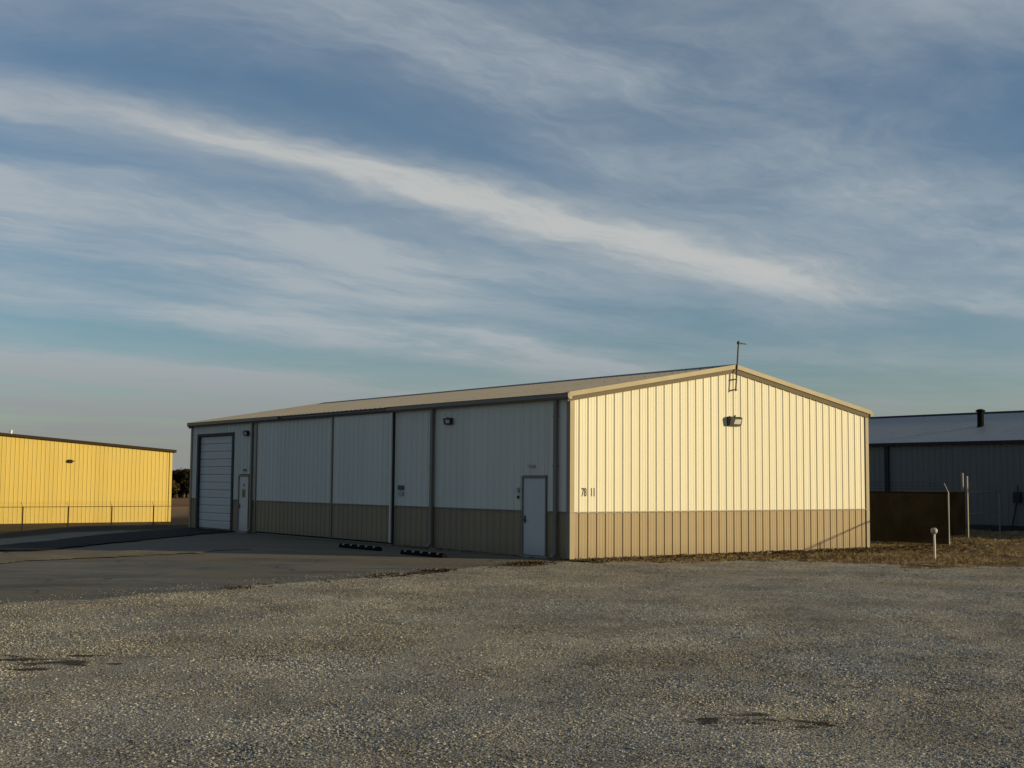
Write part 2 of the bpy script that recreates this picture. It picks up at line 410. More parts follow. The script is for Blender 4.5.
m, t, b, P = material('dirt_and_dry_grass'); M['ground'] = m
x, y, z = t.xyz(P)
big = t.noise(P, .06, 4); mid = t.noise(P, .7, 5, .6); fin = t.noise(P, 9, 4, .6)
grass = t.ramp(t.math('ADD', t.math('MULTIPLY', mid, .6), t.math('MULTIPLY', fin, .4)), [(.3, (.07, .05, .027)), (.5, (.165, .115, .06)), (.7, (.28, .20, .11))])
far = t.ramp(t.math('ADD', t.math('MULTIPLY', big, .7), t.math('MULTIPLY', t.noise(P, .013, 3), .3)), [(.35, (.14, .085, .045)), (.6, (.33, .17, .075))])
dirt = t.ramp(t.math('ADD', t.math('MULTIPLY', mid, .5), t.math('MULTIPLY', fin, .5)), [(.3, (.17, .145, .105)), (.7, (.30, .26, .195))])
gm = t.math('MAXIMUM', t.step(x, 1, 3), t.step(t.math('ADD', y, t.math('MULTIPLY', mid, 6)), 25, 28))
gc = t.mix(gm, dirt, grass)
wd = t.math('MULTIPLY', t.step(t.math('ADD', y, t.math('MULTIPLY', mid, 6)), 25, 28), t.step(y, 76, 90, 1, 0))
gc = t.mix(t.math('MULTIPLY', wd, .85), gc, t.ramp(fin, [(.3, (.022, .016, .009)), (.7, (.06, .042, .022))]))
gc = t.mix(t.step(y, 80, 120), gc, far)
t.put(b.inputs['Base Color'], gc); b.inputs['Roughness'].default_value = 1; b.inputs['Specular IOR Level'].default_value = .1
t.put(b.inputs['Normal'], t.bump(t.math('ADD', fin, mid), .6, .06))

m, t, b, P = material('worn_apron'); M['apron'] = m
x, y, z = t.xyz(P)
st = t.noise(t.comb(t.math('MULTIPLY', t.dot(P, AV), .22), t.math('MULTIPLY', t.dot(P, BV), .9), 0), 1.0, 5, .6, .6)
fin = t.noise(P, 25, 4, .7); mid = t.noise(P, .6, 6, .65, .5)
gc = t.ramp(t.math('ADD', t.math('MULTIPLY', st, .65), t.math('MULTIPLY', mid, .35)), [(.32, (.08, .077, .072)), (.5, (.14, .135, .124)), (.66, (.23, .212, .182))])
gc = t.mul(gc, t.mix(t.step(t.math('ADD', x, t.math('MULTIPLY', y, .45)), -9, 2), (.88, .90, .90), (1.12, .93, .70)))  # tint cools the lit paving and warms the shaded side through its colour
gc = t.mul(gc, t.ramp(fin, [(.3, (.75, .75, .75)), (.7, (1.25, 1.25, 1.25))]))
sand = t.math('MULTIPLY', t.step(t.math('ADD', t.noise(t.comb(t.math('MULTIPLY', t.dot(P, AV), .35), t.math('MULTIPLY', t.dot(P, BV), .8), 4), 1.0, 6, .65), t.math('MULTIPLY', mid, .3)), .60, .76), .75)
sand = t.math('MAXIMUM', sand, t.math('MULTIPLY', t.step(t.math('ADD', y, t.math('MULTIPLY', mid, 6)), 6.5, 12), t.math('ADD', .35, t.math('MULTIPLY', mid, .6))))  # lightens and warms the paving in the building's shade by colour
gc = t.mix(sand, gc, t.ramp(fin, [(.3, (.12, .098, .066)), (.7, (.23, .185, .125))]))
sp = t.step(t.vor(P, 30), .10, .16, 1, 0)
gc = t.mix(t.math('MULTIPLY', sp, t.step(mid, .42, .6)), gc, (.22, .2, .17))
edge = t.new('ShaderNodeTexVoronoi', feature='DISTANCE_TO_EDGE'); t.put(edge.inputs['Vector'], t.vmath('ADD', P, t.vmath('SCALE', t.noise(P, .8, 4, out=1), None))); edge.inputs['Scale'].default_value = .22
ck = t.math('MULTIPLY', t.step(edge.outputs[0], .002, .008, 1, 0), t.step(t.noise(P, .3, 2), .45, .55))
gc = t.mix(t.math('MULTIPLY', ck, .6), gc, (.03, .028, .025))
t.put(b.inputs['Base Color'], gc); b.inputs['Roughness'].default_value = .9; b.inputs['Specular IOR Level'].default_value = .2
t.put(b.inputs['Normal'], t.bump(t.math('ADD', fin, t.math('MULTIPLY', mid, 2)), .4, .02))

m, t, b, P = material('fresh_asphalt'); M['asphalt'] = m
n = t.noise(P, .9, 5); fin = t.noise(P, 60, 3)
t.put(b.inputs['Base Color'], t.ramp(t.math('ADD', t.math('MULTIPLY', n, .6), t.math('MULTIPLY', fin, .4)), [(.3, (.006, .0065, .008)), (.7, (.018, .018, .019))]))
b.inputs['Roughness'].default_value = .9; b.inputs['Specular IOR Level'].default_value = .15
t.put(b.inputs['Normal'], t.bump(fin, .5, .01))

# ground sheet to the horizon
def axis(fa, fb, st, far):
    core = list(np.arange(fa, fb+1e-6, st)); lo = []; hi = []; s = st; p = fb
    while p < far: s *= 1.18; p += s; hi.append(p)
    s = st; p = fa
    while p > -far: s *= 1.18; p -= s; lo.append(p)
    return np.array(lo[::-1]+core+hi)
g = sheet('ground', axis(-45, 60, .8, 5000), axis(-40, 90, .8, 5000), lambda x, y: terrain(x, y)-.02, M['ground']); tag(g, kind='structure')

# gravel lot
def gz(x, y):
    d = np.hypot(x-CAM.x, y-CAM.y)
    und = (fbm(x, y, .35)-.47)*.10 + (fbm(x+5, y+3, 1.6)-.47)*.035 + (fbm(x, y, 6., 2)-.37)*.012
    nearb = sstep(-.2, -2.5, y)
    return terrain(x, y)+.012 + und*nearb*sstep(0, 1, np.abs(y-apron_y(np.minimum(x, 1))))
def in_gravel(x, y):
    e = (fbm(x, y, .8)-.47)*1.1
    return ((y < apron_y(np.minimum(x, .5))+.25+e) | ((x > .5) & (y < 0))) & (grassy(x, y) < .55) & (y < .0)
def grads(a, b, lo, hi, fine, coarse):
    r = [lo]; 
    while r[-1] < hi: r.append(r[-1]+(fine if a-2 < r[-1] < b else coarse))
    return np.array(r)
gv = sheet('gravel_lot', grads(-24, 12, -60, 70, .13, .8), grads(-21, 1, -70, 1.2, .13, .8), gz, M['gravel'], in_gravel); tag(gv, kind='structure')
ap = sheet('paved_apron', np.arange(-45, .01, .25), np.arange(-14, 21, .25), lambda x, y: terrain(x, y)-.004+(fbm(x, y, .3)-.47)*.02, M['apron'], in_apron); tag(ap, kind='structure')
# gravel berm between the apron and the drive, left of the big door
def in_berm(x, y):
    e = (fbm(x+3, y, .7)-.47)*1.5
    mid = np.interp(x, [-60, -16, -12, -9, -6, -4], [3.0, 6.2, 7.4, 8.3, 8.6, 8.6])
    half = np.interp(x, [-60, -16, -11, -7, -4.5], [2.0, 1.7, 1.4, .9, .0])
    return (np.abs(y-mid+e*.8) < half+e*.4) & (x > -45) & (x < -4)
m, t, b, P = material('sandy_strip'); M['sandy'] = m
fin = t.noise(P, 14, 5, .7); mid = t.noise(P, .8, 5, .6)
t.put(b.inputs['Base Color'], t.mul(t.ramp(fin, [(.3, (.13, .112, .078)), (.7, (.30, .26, .19))]), t.ramp(mid, [(.3, (.75, .75, .75)), (.7, (1.1, 1.08, 1.0))])))
b.inputs['Roughness'].default_value = 1; b.inputs['Specular IOR Level'].default_value = .1
t.put(b.inputs['Normal'], t.bump(fin, .7, .03))
bm_ = sheet('gravel_strip', np.arange(-45, .01, .25), np.arange(0, 23, .25), lambda x, y: terrain(x, y)+.012+(fbm(x, y, .9)-.4)*.04, M['sandy'], in_berm); tag(bm_, kind='structure')
DRV = [(-.06, 24.3), (-3, 21.6), (-6.2, 18.6), (-9.2, 15.2), (-11.2, 12.6), (-11.6, 11.4), (-10.25, 10.4), (-7.65, 12.9), (-3.5, 17.0), (-.06, 20.1)]
def in_poly(px, py, poly):
    r = np.zeros(len(px), bool); j = len(poly)-1
    for i in range(len(poly)):
        xi, yi = poly[i]; xj, yj = poly[j]
        c = ((yi > py) != (yj > py)) & (px < (xj-xi)*(py-yi)/(yj-yi+1e-12)+xi); r ^= c; j = i
    return r
dv_ = sheet('asphalt_drive', np.arange(-12, 0.01, .12), np.arange(9.6, 24.6, .12), lambda x, y: terrain(x, y)+.03+(fbm(x, y, .4)-.47)*.02, M['asphalt'],
            lambda x, y: in_poly(x+(fbm(x, y, 1.1)-.47)*.5, y+(fbm(x+9, y, 1.1)-.47)*.5, DRV)); tag(dv_, kind='structure')

# ---- stones strewn over the gravel and dead grass: scatter with geometry nodes
def scatter(name, xs, ys, zfun, dens, protos, smin, smax, label=None, tilt=math.pi, seed=1, keep=None):
    o = sheet(name, xs, ys, zfun, None, keep)
    me = o.data; n = len(me.vertices); co = np.empty(n*3); me.vertices.foreach_get('co', co); co = co.reshape(-1, 3)
    at = me.attributes.new('density', 'FLOAT', 'POINT'); at.data.foreach_set('value', dens(co[:, 0], co[:, 1]).astype(np.float32))
    pc = bpy.data.collections.new(name+'_kinds')
    for p in protos: pc.objects.link(p)
    ng = bpy.data.node_groups.new(name+'_scatter', 'GeometryNodeTree')
    ng.interface.new_socket('Geometry', in_out='INPUT', socket_type='NodeSocketGeometry')
    ng.interface.new_socket('Geometry', in_out='OUTPUT', socket_type='NodeSocketGeometry')
    N = ng.nodes; L = ng.links
    gi = N.new('NodeGroupInput'); go = N.new('NodeGroupOutput')
    na = N.new('GeometryNodeInputNamedAttribute'); na.data_type = 'FLOAT'; na.inputs[0].default_value = 'density'
    dp = N.new('GeometryNodeDistributePointsOnFaces'); dp.inputs['Seed'].default_value = seed
    L.new(gi.outputs[0], dp.inputs['Mesh']); L.new(na.outputs[0], dp.inputs['Density'])
    ci = N.new('GeometryNodeCollectionInfo'); ci.inputs[0].default_value = pc; ci.inputs['Separate Children'].default_value = True; ci.inputs['Reset Children'].default_value = True
    ip = N.new('GeometryNodeInstanceOnPoints'); ip.inputs['Pick Instance'].default_value = True
    rv = N.new('FunctionNodeRandomValue'); rv.data_type = 'FLOAT_VECTOR'
    rv.inputs[0].default_value = (-tilt, -tilt, 0); rv.inputs[1].default_value = (tilt, tilt, 6.283)
    rs = N.new('FunctionNodeRandomValue'); rs.data_type = 'FLOAT_VECTOR'; rs.inputs[0].default_value = (smin,)*3; rs.inputs[1].default_value = (smax,)*3
    rs.inputs['Seed'].default_value = 5
    L.new(dp.outputs['Points'], ip.inputs['Points']); L.new(ci.outputs[0], ip.inputs['Instance'])
    L.new(rv.outputs[0], ip.inputs['Rotation']); L.new(rs.outputs[0], ip.inputs['Scale']); L.new(ip.outputs[0], go.inputs[0])
    md = o.modifiers.new('scatter', 'NODES'); md.node_group = ng
    return o
stones = []
for k in range(6):
    bm = bmesh.new(); bmesh.ops.create_icosphere(bm, subdivisions=1, radius=1)
    rr = random.Random(k)
    sx, sy, sz = rr.uniform(.8, 1.25), rr.uniform(.65, 1.0), rr.uniform(.30, .50)
    for v in bm.verts: v.co = Vector((v.co.x*sx, v.co.y*sy, v.co.z*sz))*rr.uniform(.75, 1.2)
    me = bpy.data.meshes.new('stone'); bm.to_mesh(me); bm.free(); me.materials.append(M['stone'])
    stones.append(bpy.data.objects.new('stone', me))
def in_view(x, y, margin=.12):
    a = (x-CAM.x)*rt.x+(y-CAM.y)*rt.y; b = (x-CAM.x)*fw.x+(y-CAM.y)*fw.y
    return (np.abs(a) < b*(.41+margin)+1.2) & (b > 6.5)
def stone_dens(x, y):
    d = np.hypot(x-CAM.x, y-CAM.y)
    den = np.interp(d, [0, 7, 12, 18, 26, 34], [800, 800, 700, 450, 280, 210])
    den = den*(.38+1.1*sstep(.30, .60, fbm(x+70, y+20, .5)))*(1-.55*track_amount(x, y))
    core = in_gravel(x, y).astype(float)
    fringe = (~in_gravel(x, y)) & (y < apron_y(np.minimum(x, .5))+1.6) & (x < .5)
    return den*(core + .18*fringe) * in_view(x, y)
so_ = scatter('gravel_stones', np.arange(-24, 22, .3), np.arange(-22, 1.2, .3), lambda x, y: np.where(in_gravel(x, y), gz(x, y), terrain(x, y)+.0)+.001, stone_dens, stones, .006, .019, tilt=.4,
              keep=lambda x, y: stone_dens(x, y) > 0); tag(so_, kind='stuff')
m, t, b, P = material('dead_grass'); M['dead_grass'] = m
oi = t.new('ShaderNodeObjectInfo').outputs['Random']
gc = t.ramp(t.math('ADD', t.math('MULTIPLY', oi, .3), t.math('MULTIPLY', t.noise(t.vmath('MULTIPLY', P, (.6, 1.6, 1)), 1.0, 5, .7), .7)), [(.25, (.055, .034, .018)), (.40, (.16, .11, .056)), (.53, (.31, .23, .12)), (.72, (.46, .36, .21))])
t.put(b.inputs['Base Color'], gc); b.inputs['Roughness'].default_value = .9; b.inputs['Specular IOR Level'].default_value = .15
tufts = []
for k in range(5):
    mb = MB(); rr = random.Random(20+k)
    for i in range(16):
        a = rr.uniform(0, 6.28); r = rr.uniform(0, .07); h = rr.uniform(.03, .10); ln = rr.uniform(.02, .10); wd = rr.uniform(.004, .008)
        p = Vector((r*math.cos(a), r*math.sin(a), -.01)); d = Vector((math.cos(a+rr.uniform(-1, 1)), math.sin(a+rr.uniform(-1, 1)), 0)); s = Vector((-d.y, d.x, 0))*wd
        q = p+d*ln*.4+Vector((0, 0, h*.7)); e = p+d*ln+Vector((0, 0, h))
        mb.add([p-s, p+s, q+s*.7, q-s*.7, e], [(0, 1, 2, 3), (3, 2, 4)])
    me = bpy.data.meshes.new('tuft'); me.from_pydata(mb.v, [], mb.f); me.materials.append(M['dead_grass']); tufts.append(bpy.data.objects.new('tuft', me))
def grass_dens(x, y):
    gsy = grassy(x, y)*(~((x > -.02) & (x < 12.25) & (y > -.04) & (y < 24.5)))
    return gsy*np.interp(fbm(x+13, y+5, .9), [.36, .46, .6], [2, 45, 140])
gr_ = scatter('dead_grass', np.arange(-.6, 30, .35), np.arange(-9, 9, .35), lambda x, y: terrain(x, y)+.0, grass_dens, tufts, .35, 1.0, tilt=.3, seed=9,
              keep=lambda x, y: (grassy(x, y) > .05) & ~((x > .05) & (x < 12.1) & (y > .1))); tag(gr_, kind='stuff')

def litter_dens(x, y):
    d = y-apron_y(x)-(fbm(x, y, .8)-.47)*1.0
    return np.exp(-(d/.28)**2)*np.interp(fbm(x+3, y+50, .9), [.36, .5, .62], [0, 25, 160])*sstep(-13, -5, x)
m, t, b, P = material('dry_leaves'); M['leaves'] = m
oi = t.new('ShaderNodeObjectInfo').outputs['Random']
t.put(b.inputs['Base Color'], t.ramp(oi, [(0, (.03, .02, .012)), (.6, (.075, .045, .022)), (1, (.15, .09, .045))])); b.inputs['Roughness'].default_value = .9; b.inputs['Specular IOR Level'].default_value = .1
leaves = []
for k in range(4):
    mb = MB(); rr = random.Random(60+k)
    for i in range(7):
        c = Vector((rr.uniform(-.09, .09), rr.uniform(-.09, .09), rr.uniform(.004, .02))); u = Vector((rr.uniform(-1, 1), rr.uniform(-1, 1), rr.uniform(-.4, .4))).normalized()*.035; v = Vector((-u.y, u.x, rr.uniform(-.01, .01)))*.55
        mb.add([c-u, c-v+Vector((0, 0, .008)), c+u, c+v+Vector((0, 0, .01))], [(0, 1, 2, 3)])
    me = bpy.data.meshes.new('leaf'); me.from_pydata(mb.v, [], mb.f); me.materials.append(M['leaves']); leaves.append(bpy.data.objects.new('leaf', me))
def base_litter(x, y): return grassy(x, y)*(~((x > -.02) & (y > -.04)))*np.interp(y, [-3.5, -1.2, -.1], [0, 16, 60])*(x < 16)*(.2+1.6*fbm(x+9, y, 1.2)) + litter_dens(np.minimum(x, .4), y)*(x < .4)
ll = scatter('leaf_litter', np.arange(-14, 16, .25), np.arange(-6, .3, .25), lambda x, y: np.where(in_gravel(x, y), gz(x, y), terrain(x, y)+.01), base_litter, leaves, .7, 1.4, tilt=.3, seed=12,
             keep=lambda x, y: base_litter(x, y) > .3); tag(ll, kind='stuff')

# ------------------------------------------------------------------ the warehouse
W, L, H = 12.19, 24.38, 4.27
SL = .175; RISE = SL*W/2
rake = lambda s: H - .02 + SL*min(s, W-s)
WZ = 1.235
wh = empty('metal_warehouse', (W/2, L/2, 0))
tag(wh, 'long cream and tan metal warehouse with a sunlit ribbed gable and shaded side doors', 'warehouse')
wh_off = Vector((-W/2, -L/2, 0))
def fin(o, off=wh_off): o.location = Vector(o.location)+off; return o     # children keep world layout
X, Y_, Z_ = (1, 0, 0), (0, 1, 0), (0, 0, 1)
fin(siding('gable_siding', M['cream'], wh, (0, 0, 0), X, (0, -1, 0), W, WZ, rake))
fin(siding('gable_wainscot', M['tan'], wh, (0, 0, 0), X, (0, -1, 0), W, .03, WZ-.03))
fin(siding('gable_siding', M['cream'], wh, (W, L, 0), (-1, 0, 0), (0, 1, 0), W, WZ, rake))
fin(siding('gable_wainscot', M['tan'], wh, (W, L, 0), (-1, 0, 0), (0, 1, 0), W, .03, WZ-.03))
fin(siding('side_siding', M['cream'], wh, (W, 0, 0), Y_, (1, 0, 0), L, WZ, H-.05))
fin(siding('side_wainscot', M['tan'], wh, (W, 0, 0), Y_, (1, 0, 0), L, .03, WZ-.03))
# left wall, in runs between the openings (Y positions along the wall)
def side_run(y0, y1, z0=None, low=True, zt=None):
    fin(siding('side_siding', M['cream'], wh, (0, y1, 0), (0, -1, 0), (-1, 0, 0), y1-y0, WZ if z0 is None else z0, zt or H-.05))
    if low and z0 is None: fin(siding('side_wainscot', M['tan'], wh, (0, y1, 0), (0, -1, 0), (-1, 0, 0), y1-y0, .03, WZ-.03))
    if low and z0 is None: fin(MB().box(-.042, -.002, y0+.002, y1-.002, WZ-.03, WZ-.002).build('wainscot_trim', M['trim'], wh))
side_run(23.72, L); side_run(20.24, 23.72, 3.78, False); side_run(19.74, 20.24); side_run(18.82, 19.74, 2.2, False); side_run(18.28, 18.82)
side_run(8.56, 18.28, 3.95, False)
side_run(1.98, 8.52); side_run(.92, 1.98, 2.17, False); side_run(0, .92)
fin(MB().box(.002, W-.002, -.042, -.002, WZ-.03, WZ-.002).build('wainscot_trim', M['trim'], wh))
# inner core keeps openings dark
fin(MB().box(.12, W-.12, .12, L-.12, .0, H-.12).build('interior', M['dark'], wh))
fin(MB().box(.07, W-.07, .07, L-.07, -.3, .028).build('slab', M['concrete'], wh))
# roof
ov = .14
zl = H+.03 - SL*ov
fin(roof_slope('roof', M['roof'], wh, (-ov, -.06, zl), (W/2, -.06, H+.03+RISE), Y_, L+.12))
fin(roof_slope('roof', M['roof'], wh, (W+ov-.06, -.06, zl), (W/2, -.06, H+.03+RISE), Y_, L+.12))
zr = H+.03+RISE
fin(MB().prism([(W/2-.22, -.09, zr+.037-.22*SL), (W/2, -.09, zr+.06), (W/2+.22, -.09, zr+.037-.22*SL), (W/2, -.09, zr+.032)], (0, L+.18, 0)).build('ridge_cap', M['ridge'], wh))
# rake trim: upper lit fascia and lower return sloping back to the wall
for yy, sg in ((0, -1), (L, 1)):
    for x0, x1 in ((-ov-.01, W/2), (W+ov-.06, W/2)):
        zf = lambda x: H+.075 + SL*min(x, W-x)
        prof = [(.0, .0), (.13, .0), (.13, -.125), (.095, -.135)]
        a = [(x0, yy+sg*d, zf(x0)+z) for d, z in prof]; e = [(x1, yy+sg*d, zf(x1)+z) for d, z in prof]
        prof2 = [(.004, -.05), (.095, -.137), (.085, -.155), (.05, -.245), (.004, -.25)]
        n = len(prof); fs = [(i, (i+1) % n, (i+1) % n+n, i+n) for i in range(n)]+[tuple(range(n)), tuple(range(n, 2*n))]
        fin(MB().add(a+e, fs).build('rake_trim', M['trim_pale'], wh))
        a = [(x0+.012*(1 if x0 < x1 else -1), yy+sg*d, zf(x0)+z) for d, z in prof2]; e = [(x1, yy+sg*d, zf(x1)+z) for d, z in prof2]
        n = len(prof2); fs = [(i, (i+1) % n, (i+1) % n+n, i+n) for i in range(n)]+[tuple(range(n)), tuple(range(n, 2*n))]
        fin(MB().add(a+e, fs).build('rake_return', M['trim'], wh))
# corner trims
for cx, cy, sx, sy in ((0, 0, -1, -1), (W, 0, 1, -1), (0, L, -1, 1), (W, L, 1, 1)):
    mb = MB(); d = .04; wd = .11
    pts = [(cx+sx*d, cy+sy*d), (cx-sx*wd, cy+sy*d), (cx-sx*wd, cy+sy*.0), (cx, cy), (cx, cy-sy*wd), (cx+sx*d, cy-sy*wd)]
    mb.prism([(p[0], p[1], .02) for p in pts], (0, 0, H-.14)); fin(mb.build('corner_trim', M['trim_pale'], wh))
# gutters: two lengths on the left eave, none over the sliding doors
def gutter(y0, y1, sx=-1, xo=0.):
    gx = lambda q: xo+sx*q
    prof = [(.045, .11), (.045, -.06), (.15, -.06), (.185, -.01), (.185, .075), (.20, .095), (.17, .095), (.165, .01), (.06, -.03), (.06, .11)]
    o = fin(MB().prism([(gx(p), y0, H-.07+z) for p, z in prof], (0, y1-y0, 0)).build('gutter', M['trim'], wh))
    for ye in (y0-.004, y1):
        MB().prism([(gx(p), ye, H-.07+z) for p, z in ((.045, .10), (.045, -.06), (.15, -.06), (.185, -.01), (.185, .085))], (0, .004, 0)).build('end_cap', M['trim'], o)
gutter(-.12, 8.8); gutter(16.3, L+.12); gutter(-.12, L+.12, 1, W)
fin(MB().box(-.10, -.045, 8.82, 16.28, H-.10, H-.0).build('eave_trim', M['trim'], wh))
def downspout(y, x=0., sx=-1):
    mb = MB()
    for z0, z1 in ((.18, H-.14),): mb.box(min(x+sx*.045, x+sx*.125), max(x+sx*.045, x+sx*.125), y-.055, y+.055, z0, z1)
    mb.prism([(x+sx*.045, y-.055, .18), (x+sx*.125, y-.055, .18), (x+sx*.24, y-.055, .06), (x+sx*.20, y-.055, .0), (x+sx*.045, y-.055, .10)], (0, .11, 0))
    o = fin(mb.build('downspout', M['trim'], wh))
    for z in (1.0, 2.4, 3.7): MB().box(min(x+sx*.04, x+sx*.131), max(x+sx*.04, x+sx*.131), y-.075, y+.075, z, z+.035).build('strap', M['trim'], o)
downspout(18.55); downspout(6.33); downspout(.50)
# roll-up door
rd = MB(); zz = .05; n = 0
y0, y1 = 20.40, 23.56
while zz < 3.70:
    h = min(.305, 3.72-zz)
    rd.prism([(.10, y0, zz), (.050, y0, zz+.006), (.042, y0, zz+.03), (.042, y0, zz+h*.46), (.046, y0, zz+h*.5), (.042, y0, zz+h*.54), (.042, y0, zz+h-.03), (.050, y0, zz+h-.006), (.10, y0, zz+h)], (0, y1-y0, 0)); zz += h
rdo = fin(rd.build('roll_up_door', M['roll'], wh))
MB().box(-.055, .045, 23.56, 23.72, .03, 3.80).box(-.055, .045, 20.24, 20.40, .03, 3.80).box(-.058, .048, 20.24, 23.72, 3.715, 3.82).build('door_frame', M['jamb'], rdo)
MB().box(.015, .04, y0, y1, .03, .075).build('bottom_bar', M['black'], rdo)
# hinged doors
def entry_door(ya, yb, ht):
    o = fin(MB().box(-.028, .02, ya+.055, yb-.055, .06, ht-.055).build('entry_door', M['white_door'], wh, bevel=.004))
    MB().box(-.055, .05, ya, ya+.05, .03, ht).box(-.055, .05, yb-.05, yb, .03, ht).box(-.057, .05, ya, yb, ht-.05, ht+.01).build('door_frame', M['trim'], o)
    MB().box(-.075, .02, ya-.05, yb+.05, .0, .045).build('threshold', M['concrete'], o)
    h = MB().tube((-.02, yb-.13, .98), (-.085, yb-.13, .98), .018).tube((-.085, yb-.13, .98), (-.085, yb-.25, .98), .011); h.box(-.036, -.028, yb-.165, yb-.095, .90, 1.10)
    h.build('handle', M['black'], o)
    for z in (.3, 1.05, 1.85): MB().box(-.036, -.026, ya+.048, ya+.066, z, z+.11).build('hinge', M['black'], o)
    return o
d1 = entry_door(18.82, 19.74, 2.16); d2 = entry_door(.92, 1.98, 2.15)
MB().box(-.036, -.0285, 19.12, 19.44, 1.30, 1.66).build('door_sign', M['sign_yellow'], d1)
MB().box(-.039, -.0365, 19.16, 19.40, 1.34, 1.62).build('sign_panel', M['black'], d1)
MB().box(-.036, -.0285, 19.20, 19.36, 1.74, 1.84).build('door_sign', M['sign_green'], d1)
fin(MB().box(-.060, -.034, 19.10, 19.34, 2.32, 2.40).build('sign_plate', M['black'], wh))
fin(MB().box(-.060, -.034, 1.42, 1.72, 2.39, 2.45).build('sign_plate', M['sign_grey'], wh))
fin(MB().box(-.075, -.034, 2.09, 2.19, 1.71, 1.84).build('keypad', M['sign_grey'], wh, bevel=.008))
fin(MB().box(-.070, -.034, 2.10, 2.18, 1.54, 1.63).build('doorbell', M['black'], wh, bevel=.008))
fin(MB().box(-.045, -.030, 7.95, 8.28, 1.72, 1.86).build('sign_plate', M['black'], wh))
fin(MB().box(-.045, -.030, 7.97, 8.26, 1.54, 1.67).build('sign_plate', M['sign_grey'], wh))
# two sliding door leaves hung outside the wall, with track and edge trims
def leaf(ya, yb, xo):
    o = fin(siding('sliding_door', M['cream'], wh, (xo, yb, 0), (0, -1, 0), (-1, 0, 0), yb-ya, WZ+.0, 4.15, off=.15))
    siding('lower_panel', M['tan'], o, (xo, yb, 0), (0, -1, 0), (-1, 0, 0), yb-ya, .09, WZ-.03, off=.15)
    MB().box(xo-.040, xo-.002, ya+.05, yb-.05, WZ-.028, WZ-.003).build('wainscot_trim', M['trim'], o)
    return o
l1 = leaf(12.2, 18.2, -.055); l2 = leaf(8.55, 12.32, -.105)
MB().box(-.15, -.06, 8.53, 8.60, .085, 4.12).build('edge_trim', M['post_white'], l2)
MB().box(-.105, -.06, 8.512, 8.529, .085, 4.12).build('gap_shade', M['jamb'], l2)  # dark strip drawn for the shadowed gap beside the leaf
MB().box(-.15, -.06, 12.27, 12.34, .085, 4.12).build('edge_trim', M['trim'], l2)
MB().box(-.098, -.06, 18.14, 18.22, .085, 4.12).build('edge_trim', M['trim'], l1)
fin(MB().box(-.165, -.045, 8.5, 18.3, 4.165, 4.20).box(-.17, -.155, 8.5, 18.3, 4.125, 4.165).build('door_track', M['jamb'], wh))
fin(MB().box(-.035, -.002, 8.53, 8.555, .03, 4.05).build('door_jamb', M['jamb'], wh))
# house number
def text(name, s, loc, rot, size, mat, parent, sx=1.):
    cu = bpy.data.curves.new(name, 'FONT'); cu.body = s; cu.size = size; cu.extrude = .002; cu.offset = size*.02
    to = bpy.data.objects.new(name, cu); COL.objects.link(to)
    dg = bpy.context.evaluated_depsgraph_get(); me = bpy.data.meshes.new_from_object(to.evaluated_get(dg))
    bpy.data.objects.remove(to)
    o = bpy.data.objects.new(name, me); me.materials.clear(); me.materials.append(mat)
    o.location = loc; o.rotation_euler = rot; o.scale = (sx, 1, 1); link(o, parent); return o
fin(text('house_number', '78', (.372, -.0065, 1.64), (R(90), 0, 0), .30, M['ink'], wh, .60))
fin(text('house_number', '11', (.672, -.0075, 1.64), (R(90), 0, 0), .30, M['ink'], wh, .62))

# wall lights: wedge housing, sloped frosted lens, photocell
def wall_light(loc, rz, label, sc=1.):
    o = empty('wall_light', loc, rz); o.scale = (sc, sc, sc*.9); tag(o, label, 'light', 'wall lights on the warehouse')
    MB().prism([(-.25, 0, .16), (-.25, -.10, .16), (-.25, -.155, .12), (-.25, -.105, -.12), (-.25, 0, -.15)], (.50, 0, 0)).build('housing', M['black'], o, bevel=.012)
    n = Vector((0, -.22, -.08)).normalized()
    a = Vector((0, -.148, .075)); b = Vector((0, -.114, -.075)); off = Vector((0, -.98, -.2))*.010
    MB().add([(x, p.y+q.y, p.z+q.z) for q in (off, Vector((0, 0, 0))) for x, p in ((-.06, a), (.205, a), (.17, b), (-.09, b))],
             [(0, 1, 2, 3), (4, 7, 6, 5), (0, 4, 5, 1), (1, 5, 6, 2), (2, 6, 7, 3), (3, 7, 4, 0)]).build('lens', M['lens'], o)
    MB().lathe((.0, -.08, .15), [(.028, 0), (.028, .045), (.018, .06)]).build('photocell', M['black'], o)
    MB().box(-.09, .09, -.0, .03, -.09, .09).build('bracket', M['black'], o)
    return o
wall_light((6.03, -.034, 3.76), 0, 'black wall light high on the sunlit gable below the antenna')
wall_light((-.034, 5.50, 3.74), R(-90), 'black wall light on the shaded long wall between sliding door and white corner door', .72)
wall_light((-.034, 19.1, 3.74), R(-90), 'black wall light on the shaded long wall beside the roll-up door', .72)

# antenna mast bracketed to the gable peak
an = empty('antenna_mast', (6.06, -.15, 4.66)); tag(an, 'thin antenna mast bracketed to the gable peak with a short crossbar on top', 'antenna')
MB().tube((-.03, 0, -.02), (.10, 0, 1.38), .024).build('mast', M['iron'], an)
for z in (.02, .32): MB().box(-.035, .035, -.02, .135, z-.014, z+.014).build('bracket', M['iron'], an)
MB().tube((.06, 0, 1.37), (.40, -.03, 1.36), .014).tube((.18, -.1, 1.37), (.18, .1, 1.37), .008).tube((.30, -.08, 1.365), (.30, .08, 1.365), .008).build('crossbar', M['iron'], an)
MB().lathe((.10, 0, 1.34), [(.045, 0), (.05, .05), (.03, .09)]).build('cap', M['iron'], an)

